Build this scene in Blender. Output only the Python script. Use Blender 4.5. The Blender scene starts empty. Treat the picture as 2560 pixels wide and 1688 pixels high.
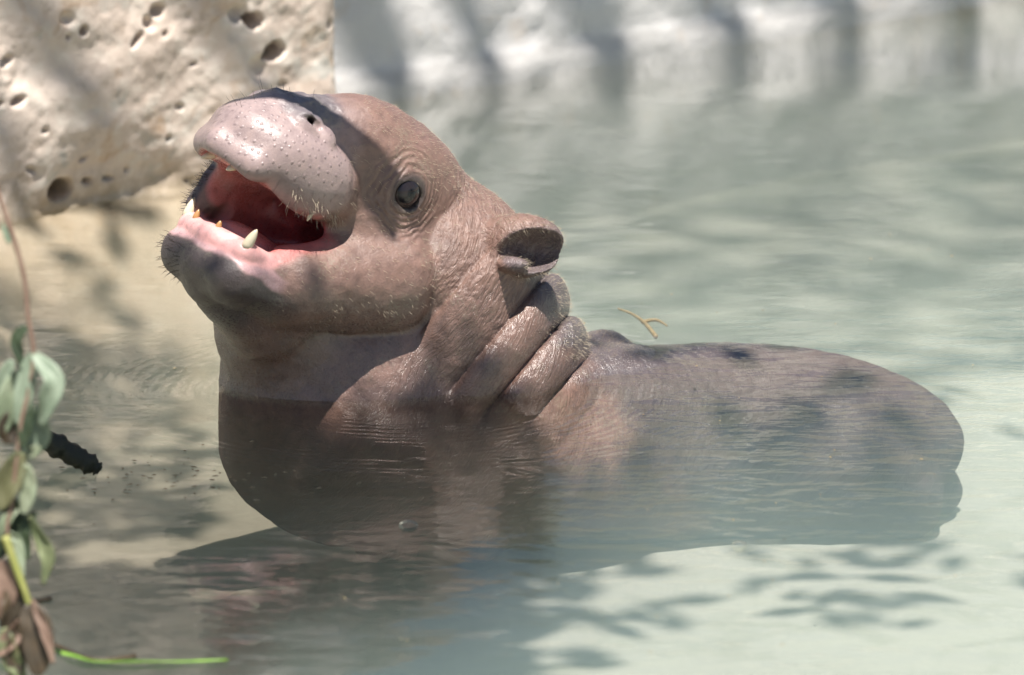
import bpy, math, random
import numpy as np
from mathutils import Vector, Matrix
random.seed(7)
rng = np.random.default_rng(7)

# ------------------------------------------------------------------ camera
PX = 0.00025            # one photo pixel at the focus distance, metres
DIST = 3.6              # focus distance
PITCH = math.radians(14.0)
CEN = np.array([0.0, 0.0, 0.0282])          # world point at the picture centre
RIGHT = np.array([1.0, 0.0, 0.0])
UPV = np.array([0.0, math.sin(PITCH), math.cos(PITCH)])
FWD = np.array([0.0, math.cos(PITCH), -math.sin(PITCH)])
CAMP = CEN - FWD * DIST

scene = bpy.context.scene
col = scene.collection
cd = bpy.data.cameras.new('camera')
cam = bpy.data.objects.new('camera', cd)
col.objects.link(cam)
cam.location = CAMP
cam.rotation_euler = (math.radians(90) - PITCH, 0, 0)
cd.sensor_width = 36.0
cd.lens = 36.0 * DIST / (2560 * PX)
cd.clip_start = 0.05
cd.clip_end = 500
cd.dof.use_dof = True
cd.dof.focus_distance = DIST - 0.035
cd.dof.aperture_fstop = 10.0
scene.camera = cam

# ------------------------------------------------------------------ sky, sun, exposure
SUN = np.array([0.05, -0.28, 0.955]); SUN = SUN / np.linalg.norm(SUN)
world = bpy.data.worlds.new('World'); scene.world = world
world.use_nodes = True
wn = world.node_tree.nodes; wl = world.node_tree.links
bg = wn['Background']
sky = wn.new('ShaderNodeTexSky'); sky.sky_type = 'NISHITA'; sky.sun_disc = False
sky.sun_elevation = math.asin(SUN[2]); sky.sun_rotation = math.atan2(SUN[0], SUN[1])
wl.new(sky.outputs[0], bg.inputs[0]); bg.inputs[1].default_value = 0.05
sd = bpy.data.lights.new('sun', 'SUN'); sd.energy = 5.0; sd.angle = math.radians(0.5)
sd.color = (1.0, 0.955, 0.89)
sun = bpy.data.objects.new('sun', sd); col.objects.link(sun)
sun.rotation_euler = Vector(SUN).to_track_quat('Z', 'Y').to_euler()
sun.location = (1, -1, 4)
vs = scene.view_settings
vs.view_transform = 'Standard'; vs.look = 'None'; vs.exposure = 0.78; vs.gamma = 1.0
vs.use_curve_mapping = False
scene.render.engine = 'CYCLES'
cy = scene.cycles
cy.caustics_reflective = False; cy.caustics_refractive = False
cy.max_bounces = 6; cy.diffuse_bounces = 3; cy.glossy_bounces = 3; cy.transparent_max_bounces = 12; cy.volume_bounces = 1
cy.sample_clamp_indirect = 4.0
cy.use_denoising = True
cy.use_adaptive_sampling = True; cy.adaptive_threshold = 0.02

# ------------------------------------------------------------------ helpers
def img(px, py, depth=0.0):
    """point seen at photo pixel (px, py), depth in pixels behind the focus plane"""
    k = (DIST + depth * PX)
    return CAMP + k * (FWD + RIGHT * ((px - 1280) * PX / DIST) + UPV * ((844 - py) * PX / DIST))
def ray(px, py):
    return FWD + RIGHT * ((px - 1280) * PX / DIST) + UPV * ((844 - py) * PX / DIST)
def on_water(px, py, z=0.0):
    r = ray(px, py); t = (z - CAMP[2]) / r[2]
    return CAMP + t * r
def on_plane(px, py, p0, n):
    r = ray(px, py); t = np.dot(p0 - CAMP, n) / np.dot(r, n)
    return CAMP + t * r
def frame_to_world(P):
    """hippo modelling frame (pixels: x right, y away, z up) to metres"""
    P = np.asarray(P, dtype=np.float64)
    X = (P[..., 0] - 1280) * PX; Y = P[..., 1] * PX; Z = (P[..., 2] + 844) * PX
    return CEN + X[..., None] * RIGHT + Y[..., None] * FWD + Z[..., None] * UPV

def hash3(i, j, k, seed):
    h = (i.astype(np.int64) * 374761393 + j.astype(np.int64) * 668265263 + k.astype(np.int64) * 2147483647 + seed * 974711) & 0x7fffffff
    h = ((h ^ (h >> 13)) * 1274126177) & 0x7fffffff
    h = (h ^ (h >> 16)) & 0xffff
    return h.astype(np.float32) / 32767.5 - 1.0
def vnoise(P, scale, seed=0):
    Q = np.asarray(P) * scale
    i = np.floor(Q).astype(np.int64); f = (Q - i).astype(np.float32)
    f = f * f * (3 - 2 * f)
    out = 0
    for a in (0, 1):
        wa = f[..., 0] if a else 1 - f[..., 0]
        for b in (0, 1):
            wb = f[..., 1] if b else 1 - f[..., 1]
            for c in (0, 1):
                wc = f[..., 2] if c else 1 - f[..., 2]
                out = out + wa * wb * wc * hash3(i[..., 0] + a, i[..., 1] + b, i[..., 2] + c, seed)
    return out
def fbm(P, scale, octv=4, seed=0, gain=0.5):
    o = 0; amp = 1.0
    for k in range(octv):
        o = o + amp * vnoise(P, scale * 2 ** k, seed + k * 17); amp *= gain
    return o

def mesh_obj(name, verts, faces, mat=None, parent=None, smooth=True):
    me = bpy.data.meshes.new(name)
    verts = np.asarray(verts, dtype=np.float32)
    if isinstance(faces, np.ndarray):
        nf, k = faces.shape
        me.vertices.add(len(verts)); me.vertices.foreach_set('co', verts.ravel())
        me.loops.add(nf * k); me.loops.foreach_set('vertex_index', faces.ravel().astype(np.int32))
        me.polygons.add(nf); me.polygons.foreach_set('loop_start', np.arange(0, nf * k, k, dtype=np.int32))
        me.update(calc_edges=True); me.validate()
    else:
        me.from_pydata([tuple(v) for v in verts], [], faces); me.update()
    if smooth:
        me.polygons.foreach_set('use_smooth', np.ones(len(me.polygons), dtype=bool))
    o = bpy.data.objects.new(name, me); col.objects.link(o)
    if mat: me.materials.append(mat)
    if parent: attach(o, parent)
    return o
def attach(o, parent):
    o.parent = parent
    o.matrix_parent_inverse = parent_mats[parent.name].inverted() if parent.name in parent_mats else Matrix()
parent_mats = {}
def empty(name, loc):
    o = bpy.data.objects.new(name, None); col.objects.link(o); o.location = loc
    o.empty_display_size = 0.02
    parent_mats[o.name] = Matrix.Translation(Vector(loc))
    return o
def tag(o, label=None, cat=None, group=None, kind=None):
    if label: o['label'] = label
    if cat: o['category'] = cat
    if group: o['group'] = group
    if kind: o['kind'] = kind
    return o

def tube(path, radii, sides=8, cap=True):
    path = np.asarray(path, dtype=float); n = len(path)
    radii = np.broadcast_to(np.asarray(radii, dtype=float), (n,))
    tan = np.gradient(path, axis=0); tan /= np.linalg.norm(tan, axis=1)[:, None] + 1e-12
    ref = np.array([0.3, 0.2, 1.0]); V = []; F = []
    u = np.cross(tan[0], ref); u /= np.linalg.norm(u)
    for i in range(n):
        u = u - np.dot(u, tan[i]) * tan[i]; u /= np.linalg.norm(u) + 1e-12
        v = np.cross(tan[i], u)
        for s in range(sides):
            a = 2 * math.pi * s / sides
            V.append(path[i] + radii[i] * (math.cos(a) * u + math.sin(a) * v))
    for i in range(n - 1):
        for s in range(sides):
            s2 = (s + 1) % sides
            F.append((i * sides + s, i * sides + s2, (i + 1) * sides + s2, (i + 1) * sides + s))
    if cap:
        F.append(tuple(range(sides))[::-1]); F.append(tuple((n - 1) * sides + s for s in range(sides)))
    return V, F
def join(parts):
    V = []; F = []
    for v, f in parts:
        o = len(V); V.extend(v); F.extend([tuple(i + o for i in q) for q in f])
    return V, F
def spline(pts, n):
    pts = np.asarray(pts, dtype=float)
    t = np.linspace(0, len(pts) - 1, n); out = []
    for x in t:
        i = min(int(x), len(pts) - 2); f = x - i
        p0 = pts[max(i - 1, 0)]; p1 = pts[i]; p2 = pts[i + 1]; p3 = pts[min(i + 2, len(pts) - 1)]
        out.append(0.5 * ((2 * p1) + (-p0 + p2) * f + (2 * p0 - 5 * p1 + 4 * p2 - p3) * f * f + (-p0 + 3 * p1 - 3 * p2 + p3) * f ** 3))
    return np.array(out)
def box(lo, hi):
    x0, y0, z0 = lo; x1, y1, z1 = hi
    V = [(x0, y0, z0), (x1, y0, z0), (x1, y1, z0), (x0, y1, z0), (x0, y0, z1), (x1, y0, z1), (x1, y1, z1), (x0, y1, z1)]
    F = [(0, 3, 2, 1), (4, 5, 6, 7), (0, 1, 5, 4), (1, 2, 6, 5), (2, 3, 7, 6), (3, 0, 4, 7)]
    return V, F

class NT:
    """small node-tree helper"""
    def __init__(self, name):
        self.m = bpy.data.materials.new(name); self.m.use_nodes = True
        self.t = self.m.node_tree; self.n = self.t.nodes; self.l = self.t.links
        self.n.clear()
        self.out = self.n.new('ShaderNodeOutputMaterial')
    def node(self, typ, ins=None, **kw):
        nd = self.n.new(typ)
        for k, v in kw.items(): setattr(nd, k, v)
        for k, v in (ins or {}).items(): self.set(nd.inputs[k], v)
        return nd
    def set(self, sock, v):
        if isinstance(v, bpy.types.NodeSocket): self.l.new(v, sock)
        else:
            if isinstance(v, (tuple, list)) and len(v) == 3 and sock.type == 'RGBA': v = (*v, 1)
            sock.default_value = v
    def math(self, op, a, b=0.0, c=0.0, clamp=False):
        nd = self.n.new('ShaderNodeMath'); nd.operation = op; nd.use_clamp = clamp
        for i, v in enumerate((a, b, c)): self.set(nd.inputs[i], v)
        return nd.outputs[0]
    def vmath(self, op, a, b=(0, 0, 0)):
        nd = self.n.new('ShaderNodeVectorMath'); nd.operation = op
        self.set(nd.inputs[0], a); self.set(nd.inputs[1], b)
        return nd.outputs['Value'] if op in ('DISTANCE', 'LENGTH', 'DOT_PRODUCT') else nd.outputs['Vector']
    def ramp(self, fac, stops, interp='LINEAR'):
        nd = self.n.new('ShaderNodeValToRGB'); cr = nd.color_ramp; cr.interpolation = interp
        while len(cr.elements) < len(stops): cr.elements.new(0.5)
        for e, (p, c) in zip(cr.elements, stops):
            e.position = p; e.color = (c, c, c, 1) if not isinstance(c, tuple) else (*c, 1)
        self.set(nd.inputs[0], fac)
        return nd.outputs[0]
    def mix(self, fac, a, b, blend='MIX'):
        nd = self.n.new('ShaderNodeMix'); nd.data_type = 'RGBA'; nd.blend_type = blend
        self.set(nd.inputs[0], fac); self.set(nd.inputs[6], a); self.set(nd.inputs[7], b)
        return nd.outputs[2]
    def noise(self, vec, scale, detail=4, rough=0.55, dist=0.0):
        nd = self.node('ShaderNodeTexNoise', {'Scale': scale, 'Detail': detail, 'Roughness': rough, 'Distortion': dist})
        if vec is not None: self.l.new(vec, nd.inputs['Vector'])
        return nd.outputs['Fac']
    def coord(self, which='Object'):
        return self.n.new('ShaderNodeTexCoord').outputs[which]
    def mapping(self, vec, scale=(1, 1, 1), rot=(0, 0, 0), loc=(0, 0, 0)):
        nd = self.node('ShaderNodeMapping', {'Scale': scale, 'Rotation': rot, 'Location': loc})
        self.l.new(vec, nd.inputs['Vector']); return nd.outputs[0]
    def bump(self, h, strength, dist, normal=None):
        nd = self.node('ShaderNodeBump', {'Strength': strength, 'Distance': dist})
        self.set(nd.inputs['Height'], h)
        if normal is not None: self.l.new(normal, nd.inputs['Normal'])
        return nd.outputs[0]
    def attr(self, name):
        nd = self.n.new('ShaderNodeAttribute'); nd.attribute_name = name; return nd
    def principled(self, **ins):
        nd = self.n.new('ShaderNodeBsdfPrincipled')
        for k, v in ins.items(): self.set(nd.inputs[k.replace('_', ' ')], v)
        self.l.new(nd.outputs[0], self.out.inputs['Surface'])
        return nd

def flat_mat(name, c1, c2, scale=60.0, rough=0.6, bump=0.3, bdist=0.002, spec=0.5):
    t = NT(name); v = t.coord()
    n = t.noise(v, scale, 6); c = t.mix(t.ramp(n, [(0.3, 0.0), (0.7, 1.0)]), c1, c2)
    t.principled(Base_Color=c, Roughness=rough, Normal=t.bump(n, bump, bdist), Specular_IOR_Level=spec)
    return t.m
#==BODY==
# ------------------------------------------------------------------ materials of the setting
def stone_mat():
    t = NT('pitted_limestone'); v = t.coord()
    n1 = t.noise(v, 9, 5, 0.6, 0.4); n2 = t.noise(v, 45, 8, 0.65); n3 = t.noise(v, 170, 6, 0.7)
    c = t.mix(t.ramp(n1, [(0.35, 0.0), (0.65, 1.0)]), (0.60, 0.485, 0.405), (0.72, 0.615, 0.53))
    c = t.mix(t.ramp(n2, [(0.50, 0.0), (0.68, 1.0)]), c, (0.76, 0.68, 0.59))
    c = t.mix(t.math('MULTIPLY', t.ramp(n2, [(0.28, 1.0), (0.42, 0.0)]), 0.6), c, (0.33, 0.25, 0.18))
    n4 = t.noise(v, 22, 4, 0.5, 1.0)
    c = t.mix(t.math('MULTIPLY', t.ramp(n4, [(0.60, 0.0), (0.70, 1.0)]), 0.7), c, (0.42, 0.42, 0.38))
    n5 = t.noise(t.mapping(v, loc=(3, 1, 2)), 26, 4, 0.6, 0.6)
    c = t.mix(t.math('MULTIPLY', t.ramp(n5, [(0.60, 0.0), (0.72, 1.0)]), 0.7), c, (0.50, 0.33, 0.20))
    z = t.node('ShaderNodeSeparateXYZ', {0: v}).outputs[2]
    wet = t.math('MULTIPLY', t.math('SUBTRACT', 1.0, t.math('MULTIPLY', t.math('ADD', z, t.math('MULTIPLY', t.math('SUBTRACT', n2, 0.5), 0.06)), 38.0), clamp=True), 0.75, clamp=True)
    c = t.mix(wet, c, (0.36, 0.29, 0.19))
    h = t.math('ADD', t.math('MULTIPLY', n2, 0.8), t.math('MULTIPLY', n3, 0.3))
    t.principled(Base_Color=c, Roughness=0.85, Normal=t.bump(h, 0.45, 0.0035), Specular_IOR_Level=0.25)
    return t.m
def concrete_mat():
    t = NT('weathered_concrete'); v = t.coord()
    n1 = t.noise(v, 6, 5, 0.6, 0.5); n2 = t.noise(v, 30, 8, 0.65); n3 = t.noise(v, 120, 5)
    c = t.mix(t.ramp(n1, [(0.35, 0.0), (0.65, 1.0)]), (0.66, 0.64, 0.63), (0.78, 0.755, 0.735))
    c = t.mix(t.math('MULTIPLY', t.ramp(n2, [(0.58, 0.0), (0.72, 1.0)]), 0.5), c, (0.60, 0.46, 0.33))
    c = t.mix(t.math('MULTIPLY', t.ramp(n2, [(0.28, 1.0), (0.42, 0.0)]), 0.45), c, (0.36, 0.35, 0.33))
    z = t.node('ShaderNodeSeparateXYZ', {0: v}).outputs[2]
    zz = t.math('ADD', z, t.math('MULTIPLY', t.math('SUBTRACT', n2, 0.5), 0.012))
    band = t.ramp(t.math('MULTIPLY', zz, 10.0), [(0.0, 1.0), (0.19, 1.0), (0.25, 0.0), (1.0, 0.0)])
    c = t.mix(t.math('MULTIPLY', band, 0.45), c, (0.40, 0.385, 0.365))
    t.principled(Base_Color=c, Roughness=0.75, Normal=t.bump(t.math('ADD', n2, t.math('MULTIPLY', n3, 0.4)), 0.4, 0.003), Specular_IOR_Level=0.3)
    return t.m
def floor_mat():
    t = NT('pale_pool_floor'); v = t.coord()
    n1 = t.noise(v, 4, 4, 0.6); n2 = t.noise(v, 22, 6, 0.6, 0.6)
    c = t.mix(n1, (0.58, 0.56, 0.47), (0.70, 0.68, 0.59))
    c = t.mix(t.math('MULTIPLY', t.ramp(n2, [(0.50, 0.0), (0.65, 1.0)]), 0.5), c, (0.42, 0.42, 0.32))
    xs = t.node('ShaderNodeSeparateXYZ', {0: v}).outputs[0]
    silt = t.math('MULTIPLY', t.math('SUBTRACT', t.math('ADD', -0.06, t.math('MULTIPLY', t.math('SUBTRACT', n1, 0.5), 0.25)), xs), 9.0, clamp=True)
    c = t.mix(t.math('MULTIPLY', silt, 0.8), c, t.mix(n2, (0.36, 0.30, 0.20), (0.52, 0.44, 0.32)))
    t.principled(Base_Color=c, Roughness=0.8, Normal=t.bump(n2, 0.3, 0.004))
    return t.m
def water_mat():
    t = NT('milky_green_water'); v = t.coord()
    big = t.noise(t.mapping(v, (7, 15, 1), rot=(0, 0, 0.25)), 1.0, 2, 0.45, 0.6)
    mid = t.noise(t.mapping(v, (26, 60, 1), rot=(0, 0, 0.12)), 1.0, 2, 0.5, 0.5)
    fine = t.noise(t.mapping(v, (90, 210, 1)), 1.0, 2, 0.5)
    # rings spreading from the neck
    nc = on_water(1000, 975)
    d = t.vmath('DISTANCE', v, tuple(nc))
    wob = t.noise(t.mapping(v, (14, 14, 1)), 1.0, 2)
    ph = t.math('MULTIPLY', t.math('ADD', d, t.math('MULTIPLY', wob, 0.02)), 2 * math.pi / 0.0085)
    fall = t.ramp(t.math('MULTIPLY', d, 4.0), [(0.0, 0.0), (0.40, 1.0), (0.62, 0.9), (1.0, 0.0)])
    patch = t.ramp(t.noise(t.mapping(v, (11, 22, 1), loc=(2, 0, 0)), 1.0, 2), [(0.42, 0.0), (0.62, 1.0)])
    ring = t.math('MULTIPLY', t.math('SINE', ph), t.math('MULTIPLY', fall, patch))
    xr = t.node('ShaderNodeSeparateXYZ', {0: v}).outputs[0]
    side = t.math('MULTIPLY', t.math('ADD', xr, 0.06), 8.0, clamp=True)
    h = t.math('ADD', t.math('MULTIPLY', big, 0.0021), t.math('MULTIPLY', mid, t.math('ADD', 0.00045, t.math('MULTIPLY', side, 0.00055))))
    h = t.math('ADD', h, t.math('MULTIPLY', fine, 0.00008))
    h = t.math('ADD', h, t.math('MULTIPLY', ring, 0.00020))
    nrm = t.bump(h, 1.0, 1.0)
    fr = t.node('ShaderNodeFresnel', {'IOR': 1.33, 'Normal': nrm})
    gl = t.node('ShaderNodeBsdfGlossy', {'Color': (1, 1, 1, 1), 'Roughness': 0.0, 'Normal': nrm})
    tr = t.node('ShaderNodeBsdfTransparent', {'Color': (1, 1, 1, 1)})
    mx = t.node('ShaderNodeMixShader', {0: fr.outputs[0], 1: tr.outputs[0], 2: gl.outputs[0]})
    t.l.new(mx.outputs[0], t.out.inputs['Surface'])
    vol = t.node('ShaderNodeVolumePrincipled', {'Color': (0.47, 0.60, 0.55, 1), 'Density': 2.2, 'Anisotropy': 0.2})
    t.l.new(vol.outputs[0], t.out.inputs['Volume'])
    return t.m

# ------------------------------------------------------------------ ground, pool floor, water
FLOOR = -0.12
M_floor = floor_mat(); M_stone = stone_mat(); M_conc = concrete_mat(); M_water = water_mat()
M_earth = flat_mat('dry_earth', (0.30, 0.24, 0.17), (0.40, 0.33, 0.24), 3.0, 0.9)
g = mesh_obj('ground', [(-150, -150, FLOOR - 0.03), (150, -150, FLOOR - 0.03), (150, 150, FLOOR - 0.03), (-150, 150, FLOOR - 0.03)], [(0, 1, 2, 3)], M_earth)
tag(g, 'dry earth around the pool', kind='structure')
gx = np.linspace(-1.7, 1.9, 90); gy = np.linspace(-1.8, 1.6, 90)
GX, GY = np.meshgrid(gx, gy, indexing='ij')
GZ = FLOOR + 0.006 * fbm(np.stack([GX, GY, GX * 0], -1), 5.0, 3, 5)
def grid_faces(n, m):
    i = np.arange(n - 1)[:, None] * m + np.arange(m - 1)[None, :]
    i = i.ravel()
    return np.stack([i, i + m, i + m + 1, i + 1], 1)
pf = mesh_obj('pool_floor', np.stack([GX, GY, GZ], -1).reshape(-1, 3), grid_faces(90, 90), M_floor)
tag(pf, 'pale sandy pool floor under the water', kind='structure')

# ------------------------------------------------------------------ concrete wall behind the pool
A = on_water(870, 265); B = on_water(2560, -5)
wd = B - A; wd[2] = 0; wd /= np.linalg.norm(wd)
wnrm = np.array([wd[1], -wd[0], 0.0])           # towards the camera
WALL_H = 0.34
n, m = 240, 60
ss = np.linspace(-0.75, 1.35, n); zz = np.linspace(FLOOR - 0.02, WALL_H, m)
S, Z = np.meshgrid(ss, zz, indexing='ij')
base = A[None, None] + S[..., None] * wd + np.stack([S * 0, S * 0, Z], -1)
dd = 0.004 * fbm(base, 12.0, 4, 3) + 0.0022 * fbm(base, 60.0, 3, 9)
dd = dd - np.where(Z < 0.020 + 0.0015 * fbm(base, 18.0, 2, 4), -0.004, 0.0)
front = base + dd[..., None] * wnrm
fr = front.reshape(-1, 3); bk = (base - 0.10 * wnrm).reshape(-1, 3)
N = n * m
F = [tuple(q) for q in grid_faces(n, m)] + [tuple(q[::-1] + N) for q in grid_faces(n, m)]
def rim(ids):
    return [(ids[k + 1], ids[k], ids[k] + N, ids[k + 1] + N) for k in range(len(ids) - 1)]
F += [q[::-1] for q in rim([i * m + m - 1 for i in range(n)])] + rim(list(range(0, m))) + [q[::-1] for q in rim(list(range((n - 1) * m, n * m)))]
wall = mesh_obj('pool_wall', np.concatenate([fr, bk]), F, M_conc)
tag(wall, 'pale weathered concrete wall with a darker tide line along the water', 'wall')

# ------------------------------------------------------------------ pitted limestone block
R0 = on_water(0, 562); R1 = on_water(400, 500)
rd = R1 - R0; rd[2] = 0; rd /= np.linalg.norm(rd)
rn = np.array([rd[1], -rd[0], 0.0])
def rock_sz(px, py):
    p = on_plane(px, py, R0, rn); q = p - R0
    return np.dot(q, rd), p[2]
s_edge = rock_sz(848, 120)[0]
n, m = 330, 330
ss = np.linspace(-0.16, s_edge, n); zz = np.linspace(FLOOR - 0.02, 0.44, m)
S, Z = np.meshgrid(ss, zz, indexing='ij')
base = R0[None, None] + S[..., None] * rd + np.stack([S * 0, S * 0, Z - R0[2]], -1)
dd = 0.012 * fbm(base, 7.0, 3, 21) + 0.0022 * fbm(base, 35.0, 4, 31)
rough = np.clip(fbm(base, 10.0, 2, 77) * 1.6 - 0.25, 0, 1)
dd -= rough * 0.006 * np.clip(fbm(base, 70.0, 3, 41), -1, 1)
# rounded right edge
e = np.clip((S - (s_edge - 0.018)) / 0.018, 0, 1); dd -= 0.014 * (1 - np.sqrt(1 - e ** 2 * 0.999))
# undercut near the waterline
dd -= 0.010 * np.clip(1 - np.abs(Z - 0.005) / 0.03, 0, 1) * (0.5 + 0.5 * np.clip(fbm(base, 25.0, 2, 55), -1, 1))
pits = [(628, 52, 28, 20, .11, 0.2), (588, 30, 34, 30, .010, 0.3), (676, 127, 38, 23, .12, -0.15), (640, 165, 45, 42, .007, 0.5),
        (216, 82, 12, 13, .018, 0), (175, 50, 26, 20, .006, 0.4), (180, 95, 9, 8, .006, 0), (400, 28, 24, 20, .009, -.5), (375, 60, 18, 22, .008, -.6),
        (345, 100, 26, 10, .008, -.8), (413, 86, 9, 8, .007, 0), (180, 482, 36, 30, .03, 0.2), (252, 463, 15, 9, .012, 0.1), (342, 432, 8, 8, .009, 0),
        (52, 256, 28, 12, .010, -.3), (8, 262, 10, 9, .010, 0), (300, 455, 22, 8, .007, .1), (488, 162, 9, 6, .006, 0), (455, 270, 16, 9, .005, .2),
        (305, 525, 14, 6, .008, 0), (90, 430, 20, 8, .006, .5), (30, 160, 30, 14, .006, -.4), (480, 455, 9, 7, .006, 0), (230, 405, 20, 8, .007, -.3), (820, 60, 10, 16, .005, 0),
        (700, 210, 20, 10, .004, 0.2), (120, 330, 12, 8, .005, 0), (560, 330, 14, 9, .006, 0.3), (430, 350, 10, 12, .005, 0)]
jit = 0.18 * fbm(base, 60.0, 3, 91)
for (px, py, rx, ry, dp, ang) in pits:
    s0, z0 = rock_sz(px, py); u = 1.13 * PX
    ds = (S - s0) / u; dz = -(Z - z0) / u
    ca, sa = math.cos(ang), math.sin(ang)
    a = (ds * ca + dz * sa) / rx; b = (-ds * sa + dz * ca) / ry
    r = np.sqrt(a * a + b * b) + jit
    prof = np.clip((1.12 - r) / 0.22, 0, 1) if dp > 0.1 else np.clip((1.12 - r) / 0.45, 0, 1) if dp > 0.012 else np.clip(1.15 - r, 0, 1)
    prof = prof * prof * (3 - 2 * prof)
    dd = dd - dp * prof
dd += 1.1 * np.clip(-0.004 - Z, 0, 1) + 5.0 * np.clip(-0.03 - Z, 0, 1) ** 2 + 0.03 * np.clip(-0.01 - Z, 0, 0.05) / 0.05 * np.clip(fbm(base, 14.0, 3, 66), -1, 1)
front = base + dd[..., None] * rn
bk = (base - 0.22 * rn).reshape(-1, 3); N = n * m
F = [tuple(q) for q in grid_faces(n, m)] + [tuple(q[::-1] + N) for q in grid_faces(n, m)]
F += [q[::-1] for q in rim([i * m + m - 1 for i in range(n)])] + rim(list(range(0, m))) + [q[::-1] for q in rim(list(range((n - 1) * m, n * m)))]
rock = mesh_obj('limestone_block', np.concatenate([front.reshape(-1, 3), bk]), F, M_stone)
tag(rock, 'big cream limestone block with round dark holes standing at the edge of the water', 'rock')
# ------------------------------------------------------------------ hippo: a distance field turned into one mesh
HO = np.array([930.0, -120.0, -441.0])               # head origin in the modelling frame
hf = np.array([-0.60, -0.68, 0.41]); hf /= np.linalg.norm(hf)
_l0 = np.cross(hf, [0, 0, 1.0]); _l0 /= np.linalg.norm(_l0)
if _l0[1] > 0: _l0 = -_l0
_u0 = np.cross(_l0, hf); _u0 = _u0 if _u0[2] > 0 else -_u0
_r = math.radians(20)                                # the head rolls its near side down
hl = math.cos(_r) * _l0 - math.sin(_r) * _u0
hu = math.cos(_r) * _u0 + math.sin(_r) * _l0
HM = np.stack([hf, hl, hu], 0)                       # rows: forward, left side, up
def to_head(P): return (P - HO) @ HM.T
def from_head(Q): return np.asarray(Q, dtype=float) @ HM + HO

def ell(P, c, r, ax=None):
    q = P - np.asarray(c, dtype=np.float32)
    if ax is not None: q = q @ ax.T.astype(np.float32)
    r = np.asarray(r, dtype=np.float32)
    k0 = np.sqrt(((q / r) ** 2).sum(-1)); k1 = np.sqrt(((q / (r * r)) ** 2).sum(-1)) + 1e-6
    return k0 * (k0 - 1.0) / k1
def cone(P, a, b, ra, rb):
    a = np.asarray(a, dtype=np.float32); b = np.asarray(b, dtype=np.float32)
    ba = b - a; t = np.clip(((P - a) @ ba) / (ba @ ba), 0, 1)
    q = P - a - t[..., None] * ba
    return np.sqrt((q * q).sum(-1)) - (ra + (rb - ra) * t)
def smin(a, b, k):
    h = np.maximum(k - np.abs(a - b), 0) / k
    return np.minimum(a, b) - h * h * h * k / 6.0
def smax(a, b, k): return -smin(-a, -b, k)
def rotax(yaw, pitch, roll):
    return np.array(Matrix.Rotation(yaw, 3, 'Z') @ Matrix.Rotation(pitch, 3, 'Y') @ Matrix.Rotation(roll, 3, 'X'))

EYE = np.array([0.0, 142.0, 0.0]); EYE_R = 46.0
def sym(H):
    S = H.copy(); S[:, 1] = np.abs(S[:, 1]); return S

def mouth_upper(H):      # hollow of the palate
    d = ell(H, (315, 0, -214), (172, 114, 92))
    return smin(d, ell(H, (190, 0, -215), (140, 118, 70)), 30)
def mouth_lower(H):
    d = ell(H, (245, 0, -322), (118, 116, 52))
    d = smin(d, ell(H, (150, 0, -262), (135, 120, 74)), 30)
    return smin(d, ell(H, (30, 0, -215), (110, 60, 45)), 40)
def gum_low(S):
    return smin(cone(S, (345, 0, -348), (318, 112, -344), 33, 32), cone(S, (318, 112, -344), (215, 126, -338), 32, 26), 10)
def gum_up(S):
    return smin(cone(S, (430, 0, -156), (385, 82, -156), 26, 26), cone(S, (385, 82, -156), (205, 120, -152), 26, 24), 10)

EAR_C = to_head(np.array([1300.0, -115, -617]))
EAR_H = to_head(np.array([1340.0, -178, -630]))
EAR_B = to_head(np.array([1195.0, -20, -620]))
ear_e1 = HM @ np.array([0.93, -0.36, 0.0]); ear_e1 /= np.linalg.norm(ear_e1)
_up = HM @ np.array([-0.06, 0.0, 1.0]); ear_e2 = _up - ear_e1 * (_up @ ear_e1); ear_e2 /= np.linalg.norm(ear_e2)
ear_e3 = np.cross(ear_e1, ear_e2)
EAR_AX = np.stack([ear_e1, ear_e2, ear_e3], 0)

def muzzle(H, S):
    mz = cone(H, (120, 0, 32), (345, 0, -28), 106, 84)
    mz = smin(mz, ell(H, (345, 0, -86), (142, 146, 98)), 50)
    mz = smin(mz, ell(S, (262, 100, -98), (165, 80, 98)), 45)
    mz = smin(mz, cone(S, (468, 0, -146), (418, 96, -150), 38, 40), 44)
    mz = smin(mz, ell(S, (332, 82, -14), (60, 46, 50)), 14)            # nostril mound
    return smin(mz, ell(S, (286, 98, -24), (44, 48, 50)), 10)
def muzzle_front(px, py):
    """head-frame point of the muzzle seen at a photo pixel"""
    k = 1.029; ys = np.linspace(-700, 200, 1801)
    P = np.stack([ys * 0 + 1280 - (1280 - px) / k, ys, ys * 0 - (844 - (844 - py) / k)], -1).astype(np.float32)
    H = to_head(P).astype(np.float32)
    return H[np.argmax(muzzle(H, sym(H)) < 0)].astype(float)
NOS = [muzzle_front(x, y) for x, y in ((762, 292), (784, 300), (800, 316))]
NOS_IN = NOS[1] + np.array([-14.0, -26.0, -12.0])          # the passage behind the slit
def neck_w(P):
    return 0.77 * P[:, 0] - 0.64 * P[:, 2] - 0.00035 * (np.clip(P[:, 1] + 80, -100, 500)) ** 2 * 0.4
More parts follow.
